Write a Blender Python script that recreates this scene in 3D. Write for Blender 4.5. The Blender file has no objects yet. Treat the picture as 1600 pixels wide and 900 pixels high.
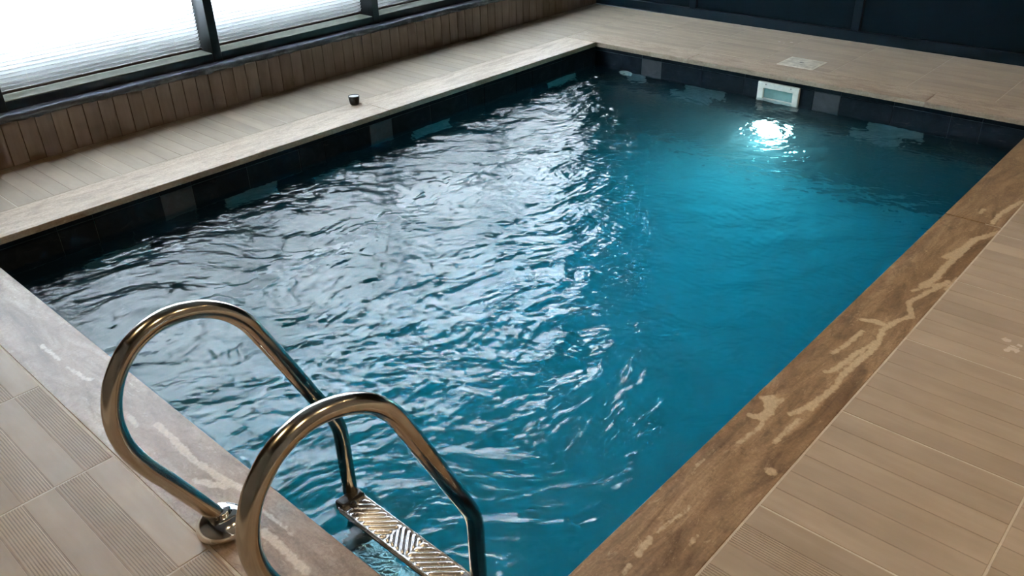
import bpy, bmesh, math, random
import numpy as np
from mathutils import Matrix, Vector

random.seed(7)
RNG = np.random.default_rng(11)
SC = bpy.context.scene
COL = SC.collection

# ------------------------------------------------------------------ camera, sky, lights, exposure
CAM = np.array([-0.7727006, -0.8407369, 1.5599661])
R = np.array([[0.67176757, -0.74029710, -0.02623978],
              [-0.38615813, -0.31974285, -0.86524356],
              [0.63214731, 0.59137527, -0.50066462]])      # rows: right, down, forward
FPX = 1302.6314
cd = bpy.data.cameras.new('camera')
cam = bpy.data.objects.new('camera', cd)
COL.objects.link(cam)
cd.sensor_width = 36.0
cd.lens = FPX * 36.0 / 1600.0
cd.clip_start = 0.02
cd.clip_end = 200
M = Matrix.Identity(4)
for i in range(3):
    M[i][0] = R[0][i]
    M[i][1] = -R[1][i]
    M[i][2] = -R[2][i]
    M[i][3] = CAM[i]
cam.matrix_world = M
SC.camera = cam

world = bpy.data.worlds.new('overcast_sky')
SC.world = world
world.use_nodes = True
bg = world.node_tree.nodes['Background']
bg.inputs['Color'].default_value = (0.845, 0.895, 1.0, 1)
bg.inputs['Strength'].default_value = 35.0

def lamp(name, kind, loc, target, energy, color, size=0.05, cone=None, blend=0.5, spread=None):
    ld = bpy.data.lights.new(name, kind)
    ld.energy = energy
    ld.color = color
    if kind == 'SPOT':
        ld.spot_size = math.radians(cone)
        ld.spot_blend = blend
        ld.shadow_soft_size = size
    elif kind == 'AREA':
        ld.shape = 'DISK'
        ld.size = size
        if spread:
            ld.spread = math.radians(spread)
    else:
        ld.shadow_soft_size = size
    lo = bpy.data.objects.new(name, ld)
    COL.objects.link(lo)
    lo.location = loc
    d = Vector(target) - Vector(loc)
    lo.rotation_euler = d.to_track_quat('-Z', 'Y').to_euler()
    return lo

WARM = (1.0, 0.72, 0.40)
for (x, y, e) in ((0.0, -1.5, 27), (1.6, -1.5, 31), (3.3, -1.3, 46), (-1.0, 1.0, 40)):
    lamp('ceiling_spot', 'SPOT', (x, y, 2.95), (x, y + 0.15, 0), e, WARM, 0.05, 125, 0.7)

lamp('pool_beam', 'SPOT', (4.275, 1.53, -0.735), (2.2, 0.95, -0.62), 33, (1.0, 0.98, 0.96), 0.06, 84, 1.0)

SC.view_settings.view_transform = 'Standard'
SC.view_settings.look = 'None'
SC.view_settings.exposure = 1.25
SC.view_settings.gamma = 1.0
SC.view_settings.use_curve_mapping = False
cy = SC.cycles
cy.use_denoising = True
cy.max_bounces = 14
cy.diffuse_bounces = 5
cy.glossy_bounces = 6
cy.transmission_bounces = 10
cy.transparent_max_bounces = 12
cy.volume_bounces = 1
cy.caustics_reflective = True
cy.caustics_refractive = True
cy.blur_glossy = 0.6
cy.sample_clamp_indirect = 60.0
cy.sample_clamp_direct = 0.0

# ------------------------------------------------------------------ projection helper (pixel of the 1600x900 frame -> point)
def un(u, v, axis=2, val=0.0):
    d = R.T @ np.array([(u - 800) / FPX, (v - 450) / FPX, 1.0])
    k = (val - CAM[axis]) / d[axis]
    return CAM + k * d

# ------------------------------------------------------------------ materials
def new_mat(name):
    m = bpy.data.materials.new(name)
    m.use_nodes = True
    nt = m.node_tree
    for n in list(nt.nodes):
        nt.nodes.remove(n)
    out = nt.nodes.new('ShaderNodeOutputMaterial')
    return m, nt, out

class NT:
    """tiny node-building helper"""
    def __init__(self, nt):
        self.nt = nt
    def n(self, kind, **kw):
        node = self.nt.nodes.new('ShaderNode' + kind)
        for k, v in kw.items():
            setattr(node, k, v)
        return node
    def l(self, a, b):
        self.nt.links.new(a, b)
    def coord(self, scale=(1, 1, 1), kind='Object', offs=True):
        tc = self.n('TexCoord')
        src = tc.outputs[kind]
        if offs:
            oi = self.n('ObjectInfo')
            mul = self.n('VectorMath', operation='SCALE')
            comb = self.n('CombineXYZ')
            for i in range(3):
                self.l(oi.outputs['Random'], comb.inputs[i])
            self.l(comb.outputs[0], mul.inputs[0])
            mul.inputs['Scale'].default_value = 35.0
            add = self.n('VectorMath', operation='ADD')
            self.l(src, add.inputs[0])
            self.l(mul.outputs[0], add.inputs[1])
            src = add.outputs[0]
        mp = self.n('Mapping')
        mp.inputs['Scale'].default_value = scale
        self.l(src, mp.inputs['Vector'])
        return mp.outputs[0]
    def noise(self, vec, scale, detail=4, rough=0.55, dist=0.0):
        t = self.n('TexNoise')
        t.inputs['Scale'].default_value = scale
        t.inputs['Detail'].default_value = detail
        t.inputs['Roughness'].default_value = rough
        t.inputs['Distortion'].default_value = dist
        self.l(vec, t.inputs['Vector'])
        return t.outputs['Fac']
    def ramp(self, fac, stops, interp='LINEAR'):
        r = self.n('ValToRGB')
        r.color_ramp.interpolation = interp
        el = r.color_ramp.elements
        while len(el) < len(stops):
            el.new(0.5)
        for e, (p, c) in zip(el, stops):
            e.position = p
            e.color = (*c, 1) if len(c) == 3 else c
        self.l(fac, r.inputs[0])
        return r.outputs[0]
    def mix(self, fac, a, b, blend='MIX'):
        m = self.n('Mix', data_type='RGBA', blend_type=blend)
        for sock, v in ((m.inputs[0], fac), (m.inputs[6], a), (m.inputs[7], b)):
            if hasattr(v, 'is_output'):
                self.l(v, sock)
            elif isinstance(v, (int, float)):
                sock.default_value = v
            else:
                sock.default_value = (*v, 1)
        return m.outputs[2]
    def math(self, op, a, b=0.0, c=None):
        m = self.n('Math', operation=op)
        for s, v in zip(m.inputs, (a, b, c if c is not None else 0.0)):
            if hasattr(v, 'is_output'):
                self.l(v, s)
            else:
                s.default_value = v
        return m.outputs[0]
    def bump(self, h, strength=0.3, dist=0.002):
        b = self.n('Bump')
        b.inputs['Strength'].default_value = strength
        b.inputs['Distance'].default_value = dist
        self.l(h, b.inputs['Height'])
        return b.outputs[0]
    def bsdf(self, out, color, rough=0.5, metal=0.0, spec=0.5, normal=None):
        p = self.n('BsdfPrincipled')
        for s, v in ((p.inputs['Base Color'], color), (p.inputs['Roughness'], rough)):
            if hasattr(v, 'is_output'):
                self.l(v, s)
            elif isinstance(v, (int, float)):
                s.default_value = v
            else:
                s.default_value = (*v, 1)
        p.inputs['Metallic'].default_value = metal
        p.inputs['Specular IOR Level'].default_value = spec
        if normal is not None:
            self.l(normal, p.inputs['Normal'])
        self.l(p.outputs[0], out.inputs['Surface'])
        return p

def plain(name, color, rough=0.5, metal=0.0, spec=0.5, var=0.12, scale=30.0, bump=0.0):
    m, nt, out = new_mat(name)
    t = NT(nt)
    v = t.coord()
    f = t.noise(v, scale)
    lo = tuple(c * (1 - var) for c in color)
    hi = tuple(min(1, c * (1 + var)) for c in color)
    c = t.ramp(f, [(0.3, lo), (0.7, hi)])
    nrm = t.bump(f, bump, 0.002) if bump else None
    t.bsdf(out, c, rough, metal, spec, nrm)
    return m

def wood_tile(name, a, b, c, rough=0.5, axis='Y', bump=0.15, spots=()):
    """porcelain tile printed with a soft wood grain running along an axis"""
    m, nt, out = new_mat(name)
    t = NT(nt)
    st = {'Y': (14, 1.3, 6), 'Z': (14, 14, 1.3), 'X': (1.3, 14, 6)}[axis]
    v = t.coord(st)
    g = t.noise(v, 2.2, 6, 0.6, 0.4)
    v2 = t.coord((3, 1.2, 3))
    blot = t.noise(v2, 3.0, 3, 0.5)
    col = t.ramp(g, [(0.28, a), (0.52, b), (0.75, c)])
    oi = t.n('ObjectInfo')
    tint = t.math('MULTIPLY_ADD', oi.outputs['Random'], 0.16, 0.92)
    tint = t.math('MULTIPLY', tint, t.math('MULTIPLY_ADD', blot, 0.5, 0.75))
    comb = t.n('CombineColor')
    for i in range(3):
        t.l(tint, comb.inputs[i])
    col = t.mix(1.0, col, comb.outputs[0], 'MULTIPLY')
    if spots:                                    # dried white splashes lying on the tiles
        geo = t.n('NewGeometry')
        wv = t.noise(geo.outputs['Position'], 60, 4, 0.6)
        mask = None
        for sx, sy, sr in spots:
            dv = t.n('VectorMath', operation='DISTANCE')
            t.l(geo.outputs['Position'], dv.inputs[0])
            dv.inputs[1].default_value = (sx, sy, 0)
            dd = t.math('ADD', dv.outputs['Value'], t.math('MULTIPLY', t.math('SUBTRACT', wv, 0.5), sr * 2.6))
            mk = t.math('LESS_THAN', dd, sr)
            mask = mk if mask is None else t.math('MAXIMUM', mask, mk)
        col = t.mix(t.math('MULTIPLY', mask, 0.6), col, (0.66, 0.58, 0.50))
    fine = t.noise(t.coord(), 160, 3, 0.6)
    h = t.math('ADD', t.math('MULTIPLY', g, 0.7), t.math('MULTIPLY', fine, 0.3))
    t.bsdf(out, col, rough, 0, 0.45, t.bump(h, bump, 0.0015))
    return m

def travertine(name, dark, mid, light, cream, axis='X', vein=False, rough=0.42):
    m, nt, out = new_mat(name)
    t = NT(nt)
    st = (1.4, 7, 7) if axis == 'X' else (7, 1.4, 7)
    v = t.coord(st)
    g = t.noise(v, 2.0, 8, 0.66, 1.2)
    col = t.ramp(g, [(0.25, dark), (0.5, mid), (0.72, light)])
    st2 = (4, 12, 10) if axis == 'X' else (12, 4, 10)
    sp = t.noise(t.coord(st2), 5.0, 9, 0.72, 1.0)
    pits = t.ramp(sp, [(0.58, (0, 0, 0)), (0.66, (1, 1, 1))])
    col = t.mix(t.math('MULTIPLY', pits, 0.45), col, cream)
    dk = t.noise(t.coord((1, 1, 1)), 38.0, 6, 0.7, 0.6)
    dkm = t.ramp(dk, [(0.3, (1, 1, 1)), (0.42, (0, 0, 0))])
    col = t.mix(t.math('MULTIPLY', dkm, 0.38), col, tuple(x * 0.45 for x in dark))
    if vein:
        bl0 = t.noise(t.coord((2.2, 5, 4) if axis == 'X' else (5, 2.2, 4)), 4.5, 10, 0.74, 0.8)
        bm0 = t.ramp(bl0, [(0.36, (1, 1, 1)), (0.5, (0, 0, 0))])
        col = t.mix(t.math('MULTIPLY', bm0, 0.6), col, dark)
        at = t.n('Attribute')
        at.attribute_name = 'vein'
        wob = t.noise(t.coord((1, 1, 1)), 42.0, 4, 0.6)
        s = t.math('ADD', at.outputs['Fac'], t.math('MULTIPLY', t.math('SUBTRACT', wob, 0.5), 0.026))
        s = t.math('MULTIPLY_ADD', s, -190.0, 0.5)
        cl = t.n('Clamp')
        t.l(s, cl.inputs[0])
        tex = t.noise(t.coord(), 90, 4, 0.6)
        cc = t.ramp(tex, [(0.3, tuple(x * 0.86 for x in cream)), (0.7, cream)])
        col = t.mix(t.math('MULTIPLY', cl.outputs[0], 0.85), col, cc)
    bl = t.noise(t.coord((2.2, 5, 4) if axis == 'X' else (5, 2.2, 4)), 4.5, 10, 0.74, 0.8)
    bm_ = t.ramp(bl, [(0.36, (1, 1, 1)), (0.5, (0, 0, 0))])
    bl2 = t.noise(t.coord((1, 1, 1)), 110.0, 5, 0.7)
    sh = t.ramp(bl2, [(0.3, (0.72, 0.70, 0.68)), (0.7, (1.16, 1.16, 1.16))])
    col = t.mix(0.8, col, sh, 'MULTIPLY')
    if not vein:
        col = t.mix(t.math('MULTIPLY', bm_, 0.65), col, dark)
    t.bsdf(out, col, rough, 0, 0.45, t.bump(sp, 0.22, 0.002))
    return m

def slate(name, a, b, c, rough=0.7, bump=0.5, patina=0.0, spec=0.08):
    m, nt, out = new_mat(name)
    t = NT(nt)
    v = t.coord()
    g = t.noise(v, 9, 8, 0.68, 0.6)
    col = t.ramp(g, [(0.3, a), (0.52, b), (0.75, c)])
    if patina:
        p = t.noise(t.coord((1, 1, 2.2)), 7, 6, 0.7, 1.0)
        pm = t.ramp(p, [(0.60, (0, 0, 0)), (0.70, (1, 1, 1))])
        col = t.mix(t.math('MULTIPLY', pm, patina), col, (0.09, 0.09, 0.08))
    t.bsdf(out, col, rough, 0, spec, t.bump(g, bump, 0.004))
    return m

MAT = {}
MAT['deck'] = wood_tile('deck_porcelain', (0.332, 0.261, 0.185), (0.355, 0.282, 0.202), (0.380, 0.305, 0.221), spots=[(*un(u, v)[:2], r) for u, v, r in ((1572, 531, 0.012), (1583, 545, 0.017), (1574, 547, 0.011), (1594, 540, 0.008), (1218, 65, 0.010), (1225, 67, 0.008), (1237, 66, 0.012))])
MAT['deck_body'] = plain('tile_groove', (0.27, 0.22, 0.165), 0.7)
MAT['grout'] = plain('pale_grout', (0.50, 0.44, 0.35), 0.85)
MAT['wall_tile'] = wood_tile('wall_porcelain', (0.24, 0.175, 0.138), (0.28, 0.21, 0.168), (0.32, 0.245, 0.198), 0.55, 'Z')
MAT['wall_grout'] = plain('wall_grout', (0.10, 0.075, 0.06), 0.85)
MAT['cope_right'] = travertine('travertine_brown', (0.095, 0.058, 0.028), (0.25, 0.163, 0.086), (0.41, 0.285, 0.165), (0.56, 0.44, 0.28), 'X', True)
MAT['cope_left'] = travertine('travertine_cream', (0.30, 0.215, 0.145), (0.49, 0.38, 0.275), (0.60, 0.485, 0.36), (0.78, 0.66, 0.51), 'X')
MAT['cope_near'] = travertine('travertine_beige', (0.15, 0.098, 0.058), (0.31, 0.225, 0.148), (0.43, 0.33, 0.228), (0.60, 0.48, 0.34), 'Y', True)
MAT['cope_far'] = travertine('travertine_tan', (0.24, 0.17, 0.11), (0.40, 0.31, 0.22), (0.48, 0.40, 0.29), (0.58, 0.50, 0.38), 'Y')
MAT['slate'] = slate('slate_black', (0.008, 0.012, 0.017), (0.013, 0.018, 0.024), (0.024, 0.030, 0.036), patina=0.25)
MAT['slate_mid'] = slate('slate_charcoal', (0.009, 0.013, 0.018), (0.014, 0.019, 0.025), (0.025, 0.030, 0.036), patina=0.3)
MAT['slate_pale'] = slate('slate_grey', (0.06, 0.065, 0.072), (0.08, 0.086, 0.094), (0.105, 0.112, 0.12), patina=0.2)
MAT['slate_lamplit'] = slate('slate_grey_lamplit', (0.16, 0.175, 0.18), (0.22, 0.24, 0.245), (0.29, 0.305, 0.31))  # brighter pale slate for underwater rows, pool-lamp light put into the colour
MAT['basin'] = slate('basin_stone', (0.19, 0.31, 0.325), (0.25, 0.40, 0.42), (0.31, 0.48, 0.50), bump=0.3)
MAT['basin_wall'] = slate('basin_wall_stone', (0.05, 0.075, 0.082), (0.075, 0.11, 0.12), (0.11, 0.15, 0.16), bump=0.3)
MAT['joint'] = plain('basin_joint', (0.20, 0.20, 0.19), 0.85)
MAT['sill'] = slate('sill_slate', (0.055, 0.062, 0.075), (0.11, 0.122, 0.142), (0.30, 0.32, 0.35), 0.35, 0.8, 0.0, 0.5)
MAT['frame'] = plain('anthracite_aluminium', (0.018, 0.022, 0.026), 0.32, 0.0, 0.5, 0.05)
MAT['navy'] = plain('navy_panel', (0.0035, 0.0095, 0.0135), 0.6, 0.0, 0.05, 0.10, 6)
MAT['navy_rail'] = plain('navy_rail', (0.006, 0.014, 0.020), 0.5, 0.0, 0.12, 0.06, 10)
MAT['ceiling'] = plain('dark_ceiling', (0.045, 0.045, 0.048), 0.8)
MAT['room'] = plain('room_render', (0.13, 0.095, 0.065), 0.8)
MAT['outside'] = plain('terrace_concrete', (0.32, 0.31, 0.29), 0.9)
MAT['lid'] = plain('weathered_lid', (0.50, 0.47, 0.385), 0.55, 0, 0.4, 0.3, 30)
MAT['lid_rim'] = plain('lid_rim', (0.62, 0.58, 0.47), 0.5, 0, 0.4, 0.15, 30)
MAT['ledge'] = plain('pale_ledge', (0.62, 0.63, 0.52), 0.35, 0, 0.5, 0.15, 25)
MAT['blocker'] = plain('dark_blocker', (0.2, 0.2, 0.19), 0.9)  # for the added wall that shades the lower slats
MAT['white_plastic'] = plain('white_plastic', (0.78, 0.76, 0.70), 0.35, 0, 0.5, 0.03)
MAT['aged_plastic'] = plain('aged_plastic', (0.72, 0.69, 0.60), 0.5, 0, 0.5, 0.10, 40)
MAT['flap'] = plain('weir_plastic', (0.20, 0.36, 0.33), 0.35, 0, 0.5, 0.15, 20)
MAT['black_plastic'] = plain('black_plastic', (0.012, 0.012, 0.013), 0.35)
MAT['screw'] = plain('screw_steel', (0.25, 0.24, 0.22), 0.35, 1.0)
MAT['cup'] = plain('cup_stoneware', (0.035, 0.035, 0.032), 0.5, 0, 0.5, 0.35, 60, 0.3)
MAT['cup_rim'] = plain('cup_wax', (0.55, 0.55, 0.52), 0.5)
MAT['brown_rail'] = plain('blind_rail', (0.075, 0.055, 0.045), 0.45)

def steel(name, rough, color=(0.56, 0.515, 0.44), brushed=True):
    m, nt, out = new_mat(name)
    t = NT(nt)
    f = t.noise(t.coord((40, 40, 40)), 6.0, 3, 0.6)
    r = t.math('MULTIPLY_ADD', f, 0.08, rough - 0.04)
    t.bsdf(out, color, r, 1.0, 0.5, t.bump(f, 0.02, 0.0005) if brushed else None)
    return m
MAT['steel'] = steel('satin_steel', 0.17)
MAT['chrome'] = steel('polished_steel', 0.12, (0.82, 0.80, 0.76), False)
MAT['tread'] = steel('tread_steel', 0.26, (0.85, 0.85, 0.85))

def slat_mat():
    m, nt, out = new_mat('blind_slat')
    t = NT(nt)
    d = t.n('BsdfDiffuse')
    d.inputs['Color'].default_value = (0.62, 0.62, 0.61, 1)
    tr = t.n('BsdfTranslucent')
    tr.inputs['Color'].default_value = (0.82, 0.86, 0.91, 1)
    mx = t.n('MixShader')
    mx.inputs[0].default_value = 0.5
    t.l(d.outputs[0], mx.inputs[1])
    t.l(tr.outputs[0], mx.inputs[2])
    t.l(mx.outputs[0], out.inputs['Surface'])
    return m
MAT['slat'] = slat_mat()

def pane_mat():
    m, nt, out = new_mat('window_glass')
    t = NT(nt)
    a = t.n('BsdfTransparent')
    a.inputs['Color'].default_value = (0.93, 0.96, 0.95, 1)
    g = t.n('BsdfGlossy')
    g.inputs['Roughness'].default_value = 0.02
    fr = t.n('Fresnel')
    fr.inputs['IOR'].default_value = 1.5
    mx = t.n('MixShader')
    t.l(fr.outputs[0], mx.inputs[0])
    t.l(a.outputs[0], mx.inputs[1])
    t.l(g.outputs[0], mx.inputs[2])
    t.l(mx.outputs[0], out.inputs['Surface'])
    return m
MAT['pane'] = pane_mat()

def lens_mat():
    m, nt, out = new_mat('pool_lamp_lens')
    t = NT(nt)
    e = t.n('Emission')
    e.inputs['Color'].default_value = (1.0, 0.98, 0.96, 1)
    e.inputs['Strength'].default_value = LENS
    t.l(e.outputs[0], out.inputs['Surface'])
    return m
LENS = 36.0
MAT['lens'] = lens_mat()

def water_mat():
    m, nt, out = new_mat('pool_water')
    t = NT(nt)
    g = t.n('BsdfGlass')
    g.inputs['Color'].default_value = (1, 1, 1, 1)
    g.inputs['Roughness'].default_value = 0.0
    g.inputs['IOR'].default_value = 1.333
    v = t.coord((1, 1, 1), offs=False)
    f = t.noise(v, 34.0, 4, 0.6, 0.8)
    t.l(t.bump(f, 0.22, 0.006), g.inputs['Normal'])
    t.l(g.outputs[0], out.inputs['Surface'])
    ab = t.n('VolumeAbsorption')
    ab.inputs['Color'].default_value = (0.03, 0.872, 0.962, 1)
    ab.inputs['Density'].default_value = 1.4
    sc = t.n('VolumeScatter')
    sc.inputs['Color'].default_value = (0.88, 0.95, 1.0, 1)
    sc.inputs['Density'].default_value = SCAT
    sc.inputs['Anisotropy'].default_value = 0.25
    ad = t.n('AddShader')
    t.l(ab.outputs[0], ad.inputs[0])
    t.l(sc.outputs[0], ad.inputs[1])
    t.l(ad.outputs[0], out.inputs['Volume'])
    return m
SCAT = 0.14
MAT['water'] = water_mat()

# ------------------------------------------------------------------ object helpers
def link(name, me, mat, parent=None, loc=(0, 0, 0)):
    o = bpy.data.objects.new(name, me)
    COL.objects.link(o)
    if mat is not None and not me.materials:
        me.materials.append(mat)
    o.location = loc
    if parent is not None:
        o.parent = parent
    return o

def mesh(name, verts, faces, smooth=False):
    me = bpy.data.meshes.new(name)
    me.from_pydata([tuple(map(float, v)) for v in verts], [], faces)
    if smooth:
        me.polygons.foreach_set('use_smooth', [True] * len(me.polygons))
    me.update()
    return me

def box_data(x0, x1, y0, y1, z0, z1):
    v = [(x0, y0, z0), (x1, y0, z0), (x1, y1, z0), (x0, y1, z0), (x0, y0, z1), (x1, y0, z1), (x1, y1, z1), (x0, y1, z1)]
    f = [(0, 3, 2, 1), (4, 5, 6, 7), (0, 1, 5, 4), (1, 2, 6, 5), (2, 3, 7, 6), (3, 0, 4, 7)]
    return v, f

def boxes(name, bl, mat, parent=None, bevel=0.0, seg=1):
    bm = bmesh.new()
    for b in bl:
        v, f = box_data(*b)
        vs = [bm.verts.new(p) for p in v]
        fs = [bm.faces.new([vs[i] for i in q]) for q in f]
        if bevel:
            es = set(e for q in fs for e in q.edges)
            bmesh.ops.bevel(bm, geom=list(es), offset=bevel, segments=seg, affect='EDGES', profile=0.5)
    me = bpy.data.meshes.new(name)
    bm.to_mesh(me)
    bm.free()
    return link(name, me, mat, parent)

def tag(o, label=None, cat=None, group=None, kind=None):
    if label: o['label'] = label
    if cat: o['category'] = cat
    if group: o['group'] = group
    if kind: o['kind'] = kind
    return o

def empty(name, loc=(0, 0, 0)):
    o = bpy.data.objects.new(name, None)
    COL.objects.link(o)
    o.location = loc
    o.empty_display_size = 0.05
    return o

_slab = {}
def slab_mesh(w, d, h, ch=0.0012):
    """chamfered tile, top at z = 0, centred in x and y; shared between pieces of one size"""
    key = ('s', round(w, 3), round(d, 3), round(h, 3), ch)
    if key not in _slab:
        a, b = w / 2, d / 2
        v = []
        for (s, z) in ((0, -h), (0, -ch), (ch, 0)):
            v += [(-a + s, -b + s, z), (a - s, -b + s, z), (a - s, b - s, z), (-a + s, b - s, z)]
        f = [(8, 9, 10, 11), (3, 2, 1, 0)]
        for k in (0, 4):
            for i in range(4):
                j = (i + 1) % 4
                f.append((k + i, k + j, k + 4 + j, k + 4 + i))
        _slab[key] = mesh('tile_slab', v, f)
    return _slab[key]

def ridged_mesh(w, d, h, n=10, dep=0.0016):
    key = ('r', round(w, 3), round(d, 3), round(h, 3), n)
    if key not in _slab:
        prof = [(-w / 2, -h), (-w / 2, -0.0012)]
        m = 0.004
        p = (w - 2 * m) / n
        for i in range(n):
            x = -w / 2 + m + i * p
            prof += [(x, 0), (x + p * 0.5, 0), (x + p * 0.6, -dep), (x + p * 0.9, -dep)]
        prof += [(w / 2 - m, 0), (w / 2, -0.0012), (w / 2, -h)]
        k = len(prof)
        v = [(x, -d / 2, z) for x, z in prof] + [(x, d / 2, z) for x, z in prof]
        f = [(i, i + 1, k + i + 1, k + i)[::-1] for i in range(k - 1)]
        f.append(tuple(range(k))); f.append(tuple(range(2 * k - 1, k - 1, -1)))
        _slab[key] = mesh('tile_ridged', v, f)
    return _slab[key]

# ------------------------------------------------------------------ large structure
WL = 3.85         # wall under the windows
WF = 5.46         # far wall
XN, YR, HC = -2.3, -2.3, 3.12
def deck(name, rect, label):
    x0, x1, y0, y1 = rect
    o = boxes(name, [(x0, x1, y0, y1, -0.30, -0.0012)], MAT['grout'])
    return tag(o, label, 'floor', kind='structure')

XIN, XOUT = -0.222, 4.585      # coping outer edges
YIN, YOUT = -0.226, 3.288
f_left = deck('floor', (XN, WF, 3.16, WL + 0.05), 'pale grey wood-look tile deck strip below the window wall')
f_far = deck('floor', (4.50, WF + 0.02, -0.16, 3.16), 'wood-look tile deck strip between the far pool end and the navy wall')
f_right = deck('floor', (XN, WF + 0.02, YR, -0.16), 'warm brown wood-look tile deck along the right side of the pool')
f_near = deck('floor', (XN, -0.16, -0.16, 3.16), 'grey beige ridged and smooth tile deck behind the ladder')

SW = 0.0833
def lay(floor, xs, ys, strip0, ridge):
    """tiles between consecutive xs and ys; every tile carries its own moulded strips"""
    for i in range(len(xs) - 1):
        for j in range(len(ys) - 1):
            xa, xb, ya, yb = xs[i], xs[i + 1], ys[j], ys[j + 1]
            g = 0.0026
            w, d = xb - xa - 2 * g, yb - ya - 2 * g
            t = link('deck_tile', slab_mesh(w, d, 0.010), MAT['deck_body'], floor, ((xa + xb) / 2, (ya + yb) / 2, -0.0009))
            n = max(1, round((xb - xa) / SW))
            sw = (xb - xa) / n
            for k in range(n):
                cx = xa + sw * (k + 0.5) - (xa + xb) / 2
                l = g if k == 0 else 0.0009
                r = g if k == n - 1 else 0.0009
                ww = sw - l - r
                cx += (l - r) / 2
                if ridge(i, j, k):
                    me = ridged_mesh(ww, d, 0.0035)
                else:
                    me = slab_mesh(ww, d, 0.0035)
                link('strip', me, MAT['deck'], t, (cx, 0, 0.0009 + random.uniform(-0.0002, 0.0002)))

rx = [-1.222, -0.722, -0.222, 0.283, 0.783, 1.283, 1.783, 2.283, 2.783, 3.283, 3.783, 4.283, 4.783, 5.283, WF - 0.005]
lay(f_right, rx, [-1.222, -0.722, YIN], 0, lambda i, j, k: (i == 3 and k in (4, 2, 0)) or (i == 2 and k in (1, 3, 5)))
lay(f_left, rx[2:], [YOUT, 3.79, WL], 0, lambda i, j, k: False)
lay(f_far, [XOUT, 5.085, WF - 0.005], [YIN, 0.288, 0.792, 1.29, 1.79, 2.29, 2.79, YOUT], 0, lambda i, j, k: False)
lay(f_near, [-1.222, -0.722, -0.222], [YIN, 0.21, 0.717, 1.232, 1.742, 2.245, 2.75, YOUT], 0,
    lambda i, j, k: (k % 2) == (1 if j % 2 == 1 else 0) and i == 1 or (i == 0 and (k + j) % 2 == 0))
# row between Y 1.232 and 1.742 begins with a ridged strip next to the coping, its neighbours with a smooth one

# window wall (tiled below the sill)
wall_left = boxes('wall_left', [(XN - 0.02, WF, WL + 0.008, WL + 0.16, -0.3, 0.232), (XN - 0.02, -0.08, WL + 0.008, WL + 0.16, 0.232, HC),
                                (-0.08, WF, WL + 0.008, WL + 0.16, 3.02, HC)], MAT['wall_grout'])
tag(wall_left, 'low dark brown wood-look tiled wall under the windows', 'wall', kind='structure')
x = -1.44
while x < WF - 0.04:
    z0 = 0.001
    w = SW - 0.003
    me = slab_mesh(w, 0.0, 0.0) if False else None
    h = 0.228
    key = ('wt',)
    if key not in _slab:
        a, b, c = w / 2, h, 0.0012
        v = [(-a, 0.009, 0), (a, 0.009, 0), (a, 0.009, b), (-a, 0.009, b), (-a, c, 0), (a, c, 0), (a, c, b), (-a, c, b),
             (-a + c, 0, c), (a - c, 0, c), (a - c, 0, b - c), (-a + c, 0, b - c)]
        f = [(8, 9, 10, 11), (0, 3, 2, 1)]
        for k in (0, 4):
            for i in range(4):
                jn = (i + 1) % 4
                f.append((k + i, k + jn, k + 4 + jn, k + 4 + i))
        _slab[key] = mesh('wall_tile', v, f)
    link('wall_tile', _slab[key], MAT['wall_tile'], wall_left, (x + SW / 2, WL + random.uniform(-0.0006, 0.0006), z0))
    x += SW

sill = boxes('trim_1', [(0.0, 1, 0, 1, 0, 1)], MAT['sill'])
bpy.data.objects.remove(sill)
def rough_bar(name, x0, x1, y0, y1, z0, z1, mat, n=220, amp=0.0025):
    prof = []
    r = 0.014
    for (cy_, cz_, a0) in ((y0 + r, z0 + r, 180), (y0 + r, z1 - r, 90)):
        pass
    prof = [(y1, z0), (y0 + r, z0), (y0 + 0.004, z0 + 0.004), (y0, z0 + r), (y0, z1 - r), (y0 + 0.004, z1 - 0.004), (y0 + r, z1), (y1, z1)]
    k = len(prof)
    v, f = [], []
    for i in range(n + 1):
        x = x0 + (x1 - x0) * i / n
        for q, (py, pz) in enumerate(prof):
            j = RNG.normal(0, amp, 2) if 0 < q < k - 1 else (0, 0)
            v.append((x, py + j[0], min(pz + j[1], z1 + 0.002)))
    for i in range(n):
        for q in range(k):
            q2 = (q + 1) % k
            f.append((i * k + q, i * k + q2, (i + 1) * k + q2, (i + 1) * k + q))
    f.append(tuple(range(k))[::-1]); f.append(tuple(n * k + q for q in range(k)))
    return link(name, mesh(name, v, f, True), mat)
sill = rough_bar('trim_1', XN, WF - 0.01, 3.815, 3.96, 0.232, 0.272, MAT['sill'])
tag(sill, 'dark slate window sill with a rough rounded front edge', 'sill', kind='structure')

# far navy wall: recessed panels in a frame of rails and stiles
wall_back = boxes('wall_back', [(WF + 0.03, WF + 0.12, YR - 0.1, WL + 0.2, -0.3, HC)], MAT['navy'])
tag(wall_back, 'dark navy panelled wall at the far end of the pool', 'wall', kind='structure')
boxes('bottom_rail', [(WF, WF + 0.034, YR, WL + 0.008, 0.0, 0.075)], MAT['navy_rail'], wall_back, 0.003)
boxes('top_rail', [(WF, WF + 0.034, YR, WL + 0.008, HC - 0.12, HC - 0.002)], MAT['navy_rail'], wall_back, 0.003)
stiles = [-1.16, 0.17, 1.50, 2.86]
for y in stiles:
    boxes('stile', [(WF, WF + 0.034, y - 0.03, y + 0.03, 0.076, HC - 0.121)], MAT['navy_rail'], wall_back, 0.003)
ed = [YR] + stiles + [WL]
for a, b in zip(ed[:-1], ed[1:]):
    boxes('panel', [(WF + 0.020, WF + 0.032, a + 0.034, b - 0.034, 0.079, HC - 0.125)], MAT['navy'], wall_back, 0.002)

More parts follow.
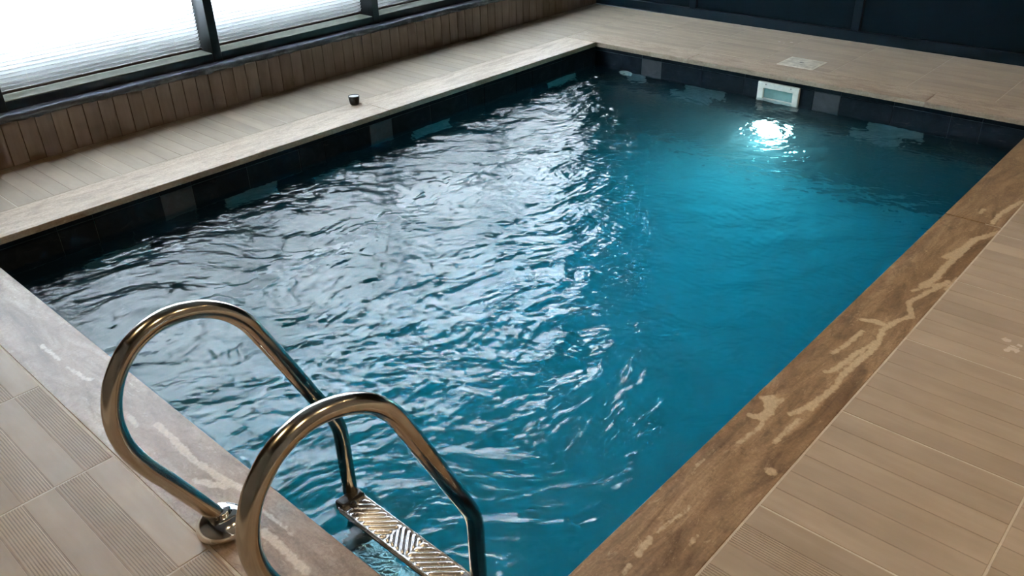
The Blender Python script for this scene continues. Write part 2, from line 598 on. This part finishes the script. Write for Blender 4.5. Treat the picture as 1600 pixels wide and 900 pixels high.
# the rest of the room (out of the frame)
tag(boxes('ceiling', [(XN - 0.1, WF + 0.12, YR - 0.1, WL + 0.2, HC, HC + 0.1)], MAT['ceiling']), 'dark flat ceiling over the pool room', 'ceiling', kind='structure')
tag(boxes('wall_right', [(XN - 0.1, WF + 0.12, YR - 0.1, YR, -0.3, HC)], MAT['room']), 'plain beige wall right of the pool deck', 'wall', kind='structure')
tag(boxes('wall_front', [(XN - 0.1, XN, YR, WL + 0.2, -0.3, HC)], MAT['room']), 'plain beige wall behind the ladder deck', 'wall', kind='structure')

tag(boxes('wall_blocker', [(XN - 0.5, WF + 0.6, 4.36, 4.52, -0.3, 0.68)], MAT['blocker']), 'unseen low wall added outside the windows to shade the lower blind slats', 'wall', kind='structure')  # unseen, added to keep sky light off the lower slats
tag(boxes('ground', [(-25, 30, 4.03, 40, -0.35, -0.15)], MAT['outside']), 'concrete terrace outside the windows', 'ground', kind='structure')
# ------------------------------------------------------------------ windows and blinds
FY0, FY1, FZ = 3.885, 4.0, 0.320
mull = [-0.10, 0.515, 1.7475, 2.98, 4.215, 5.44]
ordi = ['bay left of the leftmost post, outside the picture', 'first bay in view from the left', 'second bay, between the two posts in view', 'third bay, right of the second post', 'last bay by the navy wall']
for i in range(5):
    a, b = mull[i] + 0.0275, mull[i + 1] - 0.0275
    w = empty('window_%d' % (i + 1), ((a + b) / 2, FY1, 0.272))
    tag(w, 'dark anthracite aluminium window, ' + ordi[i], 'window', kind='structure')
    off = Matrix.Translation(-Vector(w.location))
    parts = [boxes('frame_bottom', [(a - 0.0275 if i == 0 else a, b, FY0, FY1 + 0.05, 0.2725, FZ)], MAT['frame'], None, 0.002),
             boxes('frame_top', [(a, b, FY0, FY1 + 0.05, 2.96, 3.02)], MAT['frame'], None, 0.002)]
    parts.append(boxes('mullion', [(b + 0.0002, b + 0.055, FY0 - 0.004, FY1 + 0.05, 0.2725, 3.02)], MAT['frame'], None, 0.002))
    if i == 0:
        parts.append(boxes('mullion', [(a - 0.055, a, FY0 - 0.004, FY1 + 0.05, FZ, 3.02)], MAT['frame'], None, 0.002))
    parts.append(boxes('ledge', [(a + 0.001, b - 0.001, FY0 + 0.006, FY1 + 0.03, FZ, FZ + 0.003)], MAT['ledge']))
    parts.append(boxes('pane', [(a + 0.001, b - 0.001, 4.035, 4.041, FZ + 0.004, 2.959)], MAT['pane']))
    for p in parts:
        p.data.transform(off)
        p.parent = w

def slat_mesh(w):
    key = ('slat', round(w, 3))
    if key not in _slab:
        n = 4
        v = []
        c = 0.025
        tilt = math.radians(-56)
        th = 0.0004
        for s in (-1, 1):
            for k in range(n + 1):
                u = (k / n - 0.5) * c
                bow = 0.0018 * (1 - (2 * k / n - 1) ** 2)
                y = u * math.cos(tilt) - bow * math.sin(tilt)
                z = u * math.sin(tilt) + bow * math.cos(tilt)
                v.append((s * w / 2, y, z))
        f = [(k, k + 1, n + 2 + k, n + 1 + k) for k in range(n)]
        _slab[key] = mesh('slat', v, f, True)
    return _slab[key]

bl_lab = ['white venetian blind in the bay left of the leftmost window post', 'white venetian blind in the leftmost window bay, lower slats grey', 'white venetian blind between the two dark window posts',
          'white venetian blind just right of the second window post', 'white venetian blind in the window bay next to the navy wall']
for i in range(5):
    a, b = mull[i] + 0.036, mull[i + 1] - 0.036
    bl = empty('venetian_blind', ((a + b) / 2, 3.995, FZ + 0.012))
    tag(bl, bl_lab[i], 'blind', 'venetian blinds in the windows')
    w = b - a
    boxes('bottom_rail', [(-w / 2, w / 2, -0.011, 0.011, 0.0, 0.012)], MAT['brown_rail'], bl, 0.003, 2)
    boxes('head_rail', [(-w / 2, w / 2, -0.02, 0.02, 2.585, 2.625)], MAT['white_plastic'], bl, 0.002)
    z = 0.026
    while z < 2.58:
        link('slat', slat_mesh(w), MAT['slat'], bl, (0, 0, z))
        z += 0.020
    for cx in (-0.36 * w, -0.12 * w, 0.12 * w, 0.36 * w):
        boxes('cord', [(cx - 0.0006, cx + 0.0006, -0.0075, -0.0065, 0.008, 2.59)], MAT['white_plastic'], bl)

# ------------------------------------------------------------------ pool basin
ZW = -0.172
DEP = -1.40
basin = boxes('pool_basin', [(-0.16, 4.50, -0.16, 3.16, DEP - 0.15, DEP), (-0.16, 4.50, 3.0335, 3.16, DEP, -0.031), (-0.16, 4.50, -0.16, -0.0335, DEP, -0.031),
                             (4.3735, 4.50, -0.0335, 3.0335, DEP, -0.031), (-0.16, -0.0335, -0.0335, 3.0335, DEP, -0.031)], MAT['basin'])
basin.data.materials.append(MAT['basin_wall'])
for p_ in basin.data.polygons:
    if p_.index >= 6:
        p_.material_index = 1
tag(basin, 'rectangular pool basin lined with dark slate tiles', 'pool')

def slate_piece(w, h):
    key = ('sl', round(w, 3), round(h, 3))
    if key not in _slab:
        c = 0.0015
        a, b = w / 2 - 0.0008, h - 0.0008
        v = [(-a, 0.010, 0.0015), (a, 0.010, 0.0015), (a, 0.010, b), (-a, 0.010, b), (-a, c, 0.0015), (a, c, 0.0015), (a, c, b), (-a, c, b),
             (-a + c, 0, 0.0015 + c), (a - c, 0, 0.0015 + c), (a - c, 0, b - c), (-a + c, 0, b - c)]
        f = [(8, 9, 10, 11), (0, 3, 2, 1)]
        for k in (0, 4):
            for i in range(4):
                j = (i + 1) % 4
                f.append((k + i, k + j, k + 4 + j, k + 4 + i))
        _slab[key] = v, f
    v, f = _slab[key]
    return v, f

_sl = {}
def slate_tile(side, c0, c1, z0, z1, tone):
    w, h = c1 - c0, z1 - z0
    key = (round(w, 3), round(h, 3), tone)
    if key not in _sl:
        v, f = slate_piece(w, h)
        me = mesh('slate_tile', v, f)
        me.materials.append(MAT[tone])
        _sl[key] = me
    dp = random.uniform(-0.002, 0.002)
    c = (c0 + c1) / 2
    o = link('slate_tile', _sl[key], None, basin)
    if side == 'left':
        o.location = (c, 3.031 + dp, z0)
    elif side == 'right':
        o.location = (c, -0.031 + dp, z0); o.rotation_euler.z = math.pi
    elif side == 'far':
        o.location = (4.371 + dp, c, z0); o.rotation_euler.z = -math.pi / 2
    else:
        o.location = (-0.031 + dp, c, z0); o.rotation_euler.z = math.pi / 2
    return o

left_j = [-0.03, 0.34, 0.507, 0.84, 1.010, 1.33, 1.66, 1.83, 2.165, 2.338, 2.66, 2.99, 3.152, 3.472, 3.642, 3.975, 4.37]
far_j = [-0.03, 0.28, 0.448, 0.777, 1.105, 1.278, 1.60, 1.77, 2.098, 2.43, 2.60, 3.03]
def row(side, js, z0, z1, pale, mids, light='slate_pale'):
    for k, (a, b) in enumerate(zip(js[:-1], js[1:])):
        tone = light if k in pale else 'slate_mid' if k in mids else 'slate'
        slate_tile(side, a, b, z0, z1, tone)
def shift(js, d):
    return [js[0]] + [j + d for j in js[1:-1]] + [js[-1]]
row('left', shift(left_j, 0.0), -0.067, -0.031, (), (2, 9))
row('left', left_j, -0.234, -0.067, (3, 8), (13, 1))
row('left', shift(left_j, 0.16), -0.400, -0.234, (4, 9, 14), (2, 6, 11), 'slate_lamplit')
row('left', shift(left_j, -0.1), -0.566, -0.400, (2, 7), (5, 10, 13), 'slate_lamplit')
row('far', far_j, -0.067, -0.031, (), (5, 6))
row('far', far_j, -0.234, -0.067, (9, 4), (1, 2, 7, 8, 6, 0, 5))
row('far', shift(far_j, 0.13), -0.400, -0.234, (2, 7, 9), (1, 4, 6), 'slate_lamplit')
row('far', shift(far_j, -0.09), -0.566, -0.400, (3, 8), (0, 5, 6), 'slate_lamplit')
row('right', left_j, -0.234, -0.031, (4, 9), (2, 6, 12))
row('near', far_j, -0.234, -0.031, (3,), (1, 6, 9))

# ------------------------------------------------------------------ coping stones
def px_line(pts, rad, src):
    ox, oy, s = src
    return [un(ox + x / s, oy + y / s)[:2] for x, y in pts], rad
Z1 = (1100, 450, 2.0); Z2 = (1300, 180, 3.3333); Z3 = (850, 600, 3.0); Z4 = (0, 420, 1.876); Z5 = (0, 440, 4.5)
VR = [px_line([(765, -20), (640, 45), (650, 90), (610, 100), (560, 130), (540, 180), (470, 240), (430, 275), (400, 320), (330, 370), (270, 395)], 0.010, Z1),
      px_line([(650, 10), (700, -5), (750, -15)], 0.008, Z1),
      px_line([(500, 100), (540, 105), (575, 120)], 0.013, Z1), px_line([(495, 135), (440, 180), (400, 205)], 0.008, Z1),
      px_line([(545, 165), (470, 210), (400, 260), (380, 262)], 0.009, Z1), px_line([(330, 375), (345, 360)], 0.013, Z1),
      px_line([(185, 345), (215, 340), (212, 372), (180, 405), (145, 398)], 0.011, Z1), px_line([(200, 355), (205, 390)], 0.014, Z1),
      px_line([(250, 345), (200, 395), (170, 440), (100, 490)], 0.005, Z1), px_line([(300, 410), (260, 440), (220, 485)], 0.005, Z1),
      px_line([(215, 575), (205, 570)], 0.014, Z1),
      px_line([(870, 610), (740, 650), (680, 700), (590, 740)], 0.014, Z2), px_line([(700, 690), (590, 790), (540, 850), (470, 890)], 0.013, Z2),
      px_line([(660, 850), (600, 910)], 0.010, Z2), px_line([(985, 450), (920, 490), (870, 520), (835, 565)], 0.010, Z2), px_line([(790, 490), (770, 510)], 0.008, Z2),
      px_line([(500, 725), (440, 800)], 0.008, Z3), px_line([(690, 570), (640, 610), (530, 700)], 0.003, Z3), px_line([(400, 850), (375, 895)], 0.006, Z3),
      px_line([(720, 710), (680, 750)], 0.003, Z3), px_line([(790, 310), (760, 340), (690, 410)], 0.003, Z3)]
VN = [px_line([(460, 455), (500, 490), (545, 540), (580, 570), (640, 610), (720, 650)], 0.010, Z4), px_line([(570, 620), (660, 640)], 0.009, Z4),
      px_line([(380, 430), (402, 462)], 0.008, Z4), px_line([(760, 700), (860, 780)], 0.004, Z4), px_line([(770, 770), (840, 830), (900, 890)], 0.011, Z4),
      px_line([(290, 450), (370, 510), (420, 550)], 0.006, Z5), px_line([(470, 600), (540, 640), (590, 680), (640, 690)], 0.006, Z5)]

def seg_dist(P, a, b):
    a = np.array(a); b = np.array(b)
    d = b - a
    t = np.clip(((P - a) @ d) / (d @ d + 1e-12), 0, 1)
    return np.hypot(*(P - (a + t[:, None] * d)).T)

coping = empty('pool_coping', (2.1, 1.5, 0))
tag(coping, 'travertine coping stones framing the pool edge', 'coping')
def stone(x0, x1, y0, y1, mat, veins=None, label=None):
    res = 0.008
    nx, ny = max(2, int((x1 - x0) / res)), max(2, int((y1 - y0) / res))
    if not veins:
        nx, ny = max(2, nx // 5), max(2, ny // 5)
    xs = np.linspace(x0, x1, nx + 1); ys = np.linspace(y0, y1, ny + 1)
    c = 0.002
    xs = np.concatenate([[x0], [x0 + c], xs[1:-1], [x1 - c], [x1]]); ys = np.concatenate([[y0], [y0 + c], ys[1:-1], [y1 - c], [y1]])
    nx, ny = len(xs), len(ys)
    X, Y = np.meshgrid(xs, ys, indexing='ij')
    Z = np.full_like(X, 0.0004)
    Z[0, :] -= c; Z[-1, :] -= c; Z[:, 0] -= c; Z[:, -1] -= c
    V = np.stack([X, Y, Z], -1).reshape(-1, 3)
    idx = np.arange(nx * ny).reshape(nx, ny)
    F = np.stack([idx[:-1, :-1], idx[1:, :-1], idx[1:, 1:], idx[:-1, 1:]], -1).reshape(-1, 4).tolist()
    ring = list(idx[:, 0]) + list(idx[-1, 1:]) + list(idx[-2::-1, -1]) + list(idx[0, -2:0:-1])
    n0 = len(V)
    low = V[ring].copy(); low[:, 2] = -0.0305
    V = np.concatenate([V, low])
    m = len(ring)
    for i in range(m):
        j = (i + 1) % m
        F.append((int(ring[j]), int(ring[i]), n0 + i, n0 + j))
    F.append(tuple(n0 + i for i in range(m))[::-1])
    ce = np.array([(x0 + x1) / 2, (y0 + y1) / 2, 0])
    me = mesh('coping_stone', V - ce, F)
    at = me.attributes.new('vein', 'FLOAT', 'POINT')
    dist = np.full(len(V), 0.5)
    if veins:
        P = V[:, :2]
        for pts, rad in veins:
            for a, b in zip(pts[:-1], pts[1:]):
                dist = np.minimum(dist, seg_dist(P, a, b) - rad)
    at.data.foreach_set('value', dist.astype(np.float32))
    o = link('coping_stone', me, MAT[mat], coping, tuple(ce - np.array(coping.location)))
    if label:
        o['label'] = label
    return o
g = 0.003
stone(XIN + g, 2.853 - g, YIN + g, 0.0, 'cope_right', VR, 'brown travertine coping stone with branching cream veins')
stone(2.857, 4.338 - g, YIN + g, 0.0, 'cope_right', VR, 'brown travertine coping stone with branching cream veins')
stone(XIN + g, 0.0, 0.002, 2.998, 'cope_near', VN, 'beige travertine coping stone with cream blotches under the ladder')
stone(XIN + g, 2.3, 3.0, YOUT - g, 'cope_left')
stone(2.303, 4.338 - g, 3.0, YOUT - g, 'cope_left')
stone(4.34, XOUT - g, YIN + g, 0.600, 'cope_far')
stone(4.34, XOUT - g, 0.603, 2.2, 'cope_far')
stone(4.34, XOUT - g, 2.203, YOUT - g, 'cope_far')

# ------------------------------------------------------------------ water: one closed body with a rippled top
def build_water():
    x0, x1, y0, y1 = -0.036, 4.376, -0.036, 3.036
    nx, ny = 800, 560
    xs = np.linspace(x0, x1, nx); ys = np.linspace(y0, y1, ny)
    X, Y = np.meshgrid(xs, ys, indexing='ij')
    H = np.zeros_like(X)
    warpx = np.zeros_like(X); warpy = np.zeros_like(X)
    for _ in range(10):
        th = RNG.uniform(0, 2 * math.pi); lam = RNG.uniform(0.5, 1.6); k = 2 * math.pi / lam
        ph = RNG.uniform(0, 6.28)
        s = np.sin(k * (math.cos(th) * X + math.sin(th) * Y) + ph)
        warpx += 0.016 * s; warpy += 0.016 * np.cos(k * (math.sin(th) * X - math.cos(th) * Y) + ph)
    Xw, Yw = X + warpx, Y + warpy
    for _ in range(110):
        lam = math.exp(RNG.uniform(math.log(0.042), math.log(0.34)))
        th = math.radians(RNG.normal(62, 30)) if RNG.random() < 0.72 else RNG.uniform(0, 2 * math.pi)
        k = 2 * math.pi / lam
        slope = SLOPE * (lam / 0.12) ** (-0.15)
        amp = slope / k
        w = np.sin(k * (math.cos(th) * Xw + math.sin(th) * Yw) + RNG.uniform(0, 6.28))
        # wave groups: every train is strong in one stretch and dies away in others
        kg = 2 * math.pi / RNG.uniform(0.8, 2.4); tg = RNG.uniform(0, 6.28)
        env = 0.55 + 0.45 * np.sin(kg * (math.cos(tg) * X + math.sin(tg) * Y) + RNG.uniform(0, 6.28))
        H += amp * env * (w + 0.25 * (w * w - 0.5))
    for cx_, cy_, lam, a in ((4.2, 1.52, 0.11, 0.045), (4.2, 2.74, 0.14, 0.03), (0.25, 0.5, 0.12, 0.05)):
        r = np.hypot(X - cx_, Y - cy_)
        H += a / (2 * math.pi / lam) * np.sin(2 * math.pi * r / lam + 3 * warpx / 0.016 * 0.2) * np.exp(-r / 0.9)
    for _ in range(48):
        lam = RNG.uniform(0.020, 0.045); th = math.radians(RNG.normal(62, 40)); k = 2 * math.pi / lam
        kg = 2 * math.pi / RNG.uniform(0.4, 1.2); tg = RNG.uniform(0, 6.28)
        env = np.clip(0.45 + 0.75 * np.sin(kg * (math.cos(tg) * X + math.sin(tg) * Y) + RNG.uniform(0, 6.28)), 0, 1)
        H += 0.029 / k * env * np.sin(k * (math.cos(th) * Xw + math.sin(th) * Yw) + RNG.uniform(0, 6.28))
    # wave trains running out from the ladder end
    for th, lam, a, cx_, cy_, wx, wy, ph in ((70, 0.125, 0.060, 0.95, 0.75, 0.75, 0.42, 0.4), (62, 0.150, 0.045, 1.5, 1.15, 0.6, 0.5, 2.0), (78, 0.105, 0.045, 0.6, 0.45, 0.5, 0.35, 4.0),
                                             (48, 0.11, 0.05, 0.7, 2.2, 0.6, 0.5, 1.0), (60, 0.12, 0.04, 2.3, 2.1, 0.8, 0.5, 3.0), (40, 0.06, 0.045, 0.45, 1.9, 0.5, 0.6, 0.2), (75, 0.052, 0.04, 0.8, 1.6, 0.6, 0.5, 1.7), (20, 0.07, 0.035, 0.5, 1.3, 0.4, 0.4, 2.9), (58, 0.05, 0.04, 1.3, 2.3, 0.7, 0.5, 5.0)):
        t_ = math.radians(th); k = 2 * math.pi / lam
        H += a / k * np.sin(k * (math.cos(t_) * (X + 2.2 * warpx) + math.sin(t_) * (Y + 2.2 * warpy)) + ph) * np.exp(-((X - cx_) / wx) ** 2 - ((Y - cy_) / wy) ** 2)
    edge = np.minimum.reduce([X - x0, x1 - X, Y - y0, y1 - Y])
    H *= 0.55 + 0.45 * np.clip(edge / 0.25, 0, 1)
    Z = ZW + H
    V = np.stack([X, Y, Z], -1).reshape(-1, 3)
    idx = np.arange(nx * ny).reshape(nx, ny)
    Q = np.stack([idx[:-1, :-1], idx[1:, :-1], idx[1:, 1:], idx[:-1, 1:]], -1).reshape(-1, 4)
    ring = np.concatenate([idx[:, 0], idx[-1, 1:], idx[-2::-1, -1], idx[0, -2:0:-1]])
    n0 = len(V); m = len(ring)
    low = V[ring].copy(); low[:, 2] = DEP - 0.01
    V = np.concatenate([V, low])
    i = np.arange(m); j = (i + 1) % m
    Q2 = np.stack([ring[j], ring[i], n0 + i, n0 + j], -1)
    me = bpy.data.meshes.new('pool_water')
    nq = len(Q) + len(Q2)
    me.vertices.add(len(V)); me.vertices.foreach_set('co', V.astype(np.float32).ravel())
    loops = np.concatenate([Q.ravel(), Q2.ravel(), (n0 + np.arange(m))[::-1]]).astype(np.int32)
    me.loops.add(len(loops)); me.loops.foreach_set('vertex_index', loops)
    me.polygons.add(nq + 1)
    starts = np.concatenate([np.arange(nq) * 4, [nq * 4]]).astype(np.int32)
    me.polygons.foreach_set('loop_start', starts)
    sm = np.concatenate([np.ones(len(Q), bool), np.zeros(len(Q2) + 1, bool)])
    me.update(calc_edges=True)
    me.polygons.foreach_set('use_smooth', sm)
    me.validate()
    o = link('pool_water', me, MAT['water'])
    return tag(o, 'clear rippled teal water filling the pool', 'water', kind='stuff')
SLOPE = 0.021
build_water()

# ------------------------------------------------------------------ tubes and lathes
def tube_mesh(name, path, r, n=20, cap=True):
    P = np.array(path, float)
    T = np.gradient(P, axis=0)
    T /= np.linalg.norm(T, axis=1)[:, None]
    v, f = [], []
    up = np.array([0, 1.0, 0])
    for p, t in zip(P, T):
        a = up - t * (up @ t)
        if np.linalg.norm(a) < 1e-3:
            a = np.array([1.0, 0, 0])
        a /= np.linalg.norm(a)
        b = np.cross(t, a)
        for k in range(n):
            an = 2 * math.pi * k / n
            v.append(p + r * (math.cos(an) * a + math.sin(an) * b))
    m = len(P)
    for i in range(m - 1):
        for k in range(n):
            k2 = (k + 1) % n
            f.append((i * n + k, i * n + k2, (i + 1) * n + k2, (i + 1) * n + k))
    if cap:
        f.append(tuple(range(n))[::-1]); f.append(tuple((m - 1) * n + k for k in range(n)))
    me = mesh(name, v, f, True)
    me.polygons[-1].use_smooth = False; me.polygons[-2].use_smooth = False
    return me

def lathe_mesh(name, prof, n=32, smooth=True):
    v, f = [], []
    for r, z in prof:
        for k in range(n):
            a = 2 * math.pi * k / n
            v.append((r * math.cos(a), r * math.sin(a), z))
    for i in range(len(prof) - 1):
        for k in range(n):
            k2 = (k + 1) % n
            f.append((i * n + k, i * n + k2, (i + 1) * n + k2, (i + 1) * n + k))
    f.append(tuple(range(n))[::-1]); f.append(tuple((len(prof) - 1) * n + k for k in range(n)))
    return mesh(name, v, f, smooth)

def smooth_path(keys, n=10):
    """Catmull-Rom through (x, z) keys"""
    K = [np.array(k, float) for k in keys]
    K = [2 * K[0] - K[1]] + K + [2 * K[-1] - K[-2]]
    out = []
    for i in range(1, len(K) - 2):
        for s in range(n):
            t = s / n
            a, b, c, d = K[i - 1:i + 3]
            out.append(0.5 * ((2 * b) + (c - a) * t + (2 * a - 5 * b + 4 * c - d) * t * t + (3 * b - a - 3 * c + d) * t ** 3))
    out.append(K[-2])
    return out

# ------------------------------------------------------------------ pool ladder
YL, YRL = 0.757, 0.232
ladder = empty('pool_ladder', (0.0, 0.495, 0.0))
tag(ladder, 'stainless steel pool ladder with two arched handrails at the near edge', 'ladder')
LZ = np.array([0.0, 0.495, 0.0])
keys = [(-0.160, 0.001), (-0.160, 0.022), (-0.172, 0.050), (-0.205, 0.118), (-0.250, 0.208), (-0.294, 0.292), (-0.322, 0.372), (-0.326, 0.452),
        (-0.302, 0.530), (-0.250, 0.592), (-0.178, 0.622), (-0.102, 0.614), (-0.038, 0.582), (0.012, 0.530), (0.048, 0.462), (0.100, 0.350),
        (0.150, 0.240), (0.196, 0.140), (0.213, 0.095), (0.219, 0.050), (0.219, -0.02), (0.219, -0.2), (0.219, -0.5), (0.219, -1.02)]
pa = smooth_path(keys)
def rail_at(y):
    me = tube_mesh('handrail', [(p[0], 0.0, p[1]) for p in pa], 0.0215, 24)
    return link('handrail', me, MAT['steel'], ladder, (0, y - LZ[1], 0))
prof = [(0.066, 0.0016), (0.0662, 0.0022), (0.0662, 0.0036), (0.0655, 0.008), (0.0635, 0.015), (0.059, 0.025), (0.051, 0.034), (0.041, 0.041), (0.031, 0.045), (0.0265, 0.046), (0.0262, 0.056), (0.0222, 0.058)]
for y in (YL, YRL):
    h = rail_at(y)
    fl = link('flange', lathe_mesh('flange', prof, 36), MAT['chrome'], h, (-0.161, 0, 0))
    fl['label'] = 'polished dome flange at the foot of the handrail'
    cap = link('rubber_foot', lathe_mesh('rubber_foot', [(0.026, -1.06), (0.026, -1.0), (0.0216, -1.0)], 20), MAT['black_plastic'], h, (0.219, 0, 0))

def tread_mesh(w, d):
    """pressed-steel tread: shallow tray with slanting pressed ribs (V halves, middle block reversed)"""
    nu, nv = 150, 30
    v, f = [], []
    for i in range(nu + 1):
        for j in range(nv + 1):
            u = (i / nu - 0.5) * w; q = (j / nv - 0.5) * d
            edge = min(j, nv - j) / nv * d
            z = 0.0
            s = math.copysign(1, 1)
            ui = abs(u)
            if ui < 0.045:
                ph = (u - q * 0.9) / 0.020
            else:
                ph = (u + q * 1.1) / 0.0245
            rib = max(0.0, math.cos(2 * math.pi * ph)) ** 0.7
            fade = min(1.0, max(0, (edge - 0.005) / 0.006)) * min(1, max(0, (w / 2 - 0.028 - ui) / 0.008)) * min(1.0, abs(ui - 0.045) / 0.008)
            z = 0.0075 * rib * fade
            if edge < 0.004:
                z = 0.003 * (1 - edge / 0.004) + 0.001
            v.append((q, u, z))
    for i in range(nu):
        for j in range(nv):
            a = i * (nv + 1) + j
            f.append((a, a + 1, a + nv + 2, a + nv + 1))
    n0 = len(v)
    B = []
    ring = [j for j in range(nv + 1)] + [i * (nv + 1) + nv for i in range(1, nu + 1)] + [nu * (nv + 1) + j for j in range(nv - 1, -1, -1)] + [i * (nv + 1) for i in range(nu - 1, 0, -1)]
    for k in ring:
        x, y, z = v[k]
        v.append((x, y, -0.022))
    m = len(ring)
    for i in range(m):
        j = (i + 1) % m
        f.append((ring[j], ring[i], n0 + i, n0 + j))
    f.append(tuple(n0 + i for i in range(m)))
    return mesh('tread', v, f, True)
tm = tread_mesh(YL - YRL - 0.060, 0.080)
for k, z in enumerate((-0.157, -0.41, -0.66, -0.91)):
    st = link('step', tm, MAT['tread'], ladder, (0.194, 0, z))
    if k == 0:
        st['label'] = 'steel ladder step with slanted pressed ribs, just at the water surface'
    for s in (-1, 1):
        e = boxes('end_fitting', [(-0.040, 0.040, -0.026, 0.016, -0.026, 0.012)], MAT['black_plastic'], st, 0.007, 2)
        e.location = (0.004, s * ((YL - YRL) / 2 - 0.022), 0)
        bt = link('bolt', lathe_mesh('bolt', [(0.0095, 0.0), (0.0095, 0.004), (0.006, 0.006)], 12), MAT['black_plastic'], st, (-0.004, s * ((YL - YRL) / 2 - 0.052), 0.003))

# ------------------------------------------------------------------ skimmer, return jet, pool lamp, access lid, cup
sk = empty('pool_skimmer', (4.371, 1.515, -0.143))
tag(sk, 'white plastic skimmer mouth in the far pool wall above the lamp', 'skimmer')
def frame_mesh(name, W, H, w, h, t, bev=0.006):
    """rectangular ring in the Y-Z plane, facing -X"""
    bm = bmesh.new()
    def ring(a, b, x):
        return [bm.verts.new((x, s * a, q * b)) for s, q in ((-1, -1), (1, -1), (1, 1), (-1, 1))]
    A = ring(W / 2, H / 2, 0); B = ring(W / 2, H / 2, -t); Cc = ring(w / 2, h / 2, -t); D = ring(w / 2, h / 2, 0)
    for P, Q in ((A, B), (B, Cc), (Cc, D), (D, A)):
        for i in range(4):
            j = (i + 1) % 4
            bm.faces.new((P[i], P[j], Q[j], Q[i]))
    bmesh.ops.recalc_face_normals(bm, faces=bm.faces)
    es = [e for e in bm.edges if abs(e.verts[0].co.x + t) < 1e-6 and abs(e.verts[1].co.x + t) < 1e-6 or
          (abs(abs(e.verts[0].co.y) - W / 2) < 1e-6 and abs(abs(e.verts[0].co.z) - H / 2) < 1e-6 and abs(e.verts[0].co.x - e.verts[1].co.x) > t * 0.9)]
    bmesh.ops.bevel(bm, geom=es, offset=bev, segments=3, affect='EDGES', profile=0.5)
    me = bpy.data.meshes.new(name); bm.to_mesh(me); bm.free()
    return me
fp = link('face_plate', frame_mesh('face_plate', 0.292, 0.158, 0.204, 0.076, 0.022), MAT['aged_plastic'], sk, (0.004, 0, 0))
boxes('weir_flap', [(-0.004, 0.002, -0.104, 0.104, -0.042, 0.042)], MAT['flap'], sk, 0.001)
boxes('lip', [(-0.014, -0.003, -0.100, 0.100, -0.0375, -0.026)], MAT['aged_plastic'], sk, 0.003)
for yy in (-0.088, 0.088):
    s_ = link('screw', lathe_mesh('screw', [(0.0045, 0), (0.0045, 0.001), (0.003, 0.002)], 12), MAT['screw'], sk, (-0.018, yy, 0.066))
    s_.rotation_euler.y = -math.pi / 2

jet = empty('return_jet', (4.371, 2.735, -0.255))
tag(jet, 'small pale round return jet just under water in the far wall', 'jet')
jr = link('ring', lathe_mesh('ring', [(0.056, 0.0), (0.056, 0.008), (0.049, 0.018), (0.034, 0.020), (0.022, 0.012)], 32), MAT['white_plastic'], jet)
jr.rotation_euler.y = -math.pi / 2
jn = link('nozzle', lathe_mesh('nozzle', [(0.021, 0.008), (0.021, 0.017), (0.016, 0.024), (0.010, 0.026), (0.009, 0.012)], 24), MAT['white_plastic'], jet)
jn.rotation_euler = (0, -math.pi / 2, 0)
jh = link('hole', lathe_mesh('hole', [(0.0095, 0.0262), (0.0095, 0.0266)], 20), MAT['black_plastic'], jet)
jh.rotation_euler = (0, -math.pi / 2, 0)

pl = empty('pool_lamp', (4.371, 1.53, -0.735))
tag(pl, 'round glowing white underwater pool lamp below the skimmer', 'lamp')
bz = link('bezel', lathe_mesh('bezel', [(0.140, 0.0), (0.140, 0.020), (0.130, 0.035), (0.118, 0.038), (0.114, 0.030)], 40), MAT['white_plastic'], pl)
bz.rotation_euler.y = -math.pi / 2
ln = link('lens', lathe_mesh('lens', [(0.112, 0.0305), (0.112, 0.036), (0.095, 0.054), (0.06, 0.066), (0.01, 0.070)], 40), MAT['lens'], pl)
ln.rotation_euler.y = -math.pi / 2

lid = empty('access_lid', (4.69, 1.525, 0.0))
tag(lid, 'square off-white plastic lid set into the deck behind the skimmer', 'lid')
boxes('rim', [(-0.115, 0.115, -0.128, 0.128, 0.0, 0.0045)], MAT['lid_rim'], lid, 0.002)
boxes('cover', [(-0.100, 0.100, -0.113, 0.113, 0.0046, 0.0075)], MAT['lid'], lid, 0.002)
boxes('finger_slot', [(-0.012, 0.004, -0.014, 0.014, 0.0076, 0.0082)], MAT['black_plastic'], lid)

cup = empty('candle_cup', (2.245, 3.255, 0.0016))
tag(cup, 'small dark grey stoneware cup standing on the left coping', 'cup')
link('body', lathe_mesh('body', [(0.024, 0.0), (0.028, 0.006), (0.033, 0.035), (0.0345, 0.052), (0.0335, 0.054), (0.030, 0.050)], 28), MAT['cup'], cup)
link('filling', lathe_mesh('filling', [(0.0298, 0.0485), (0.0298, 0.0500), (0.02, 0.0503)], 24), MAT['cup_rim'], cup)
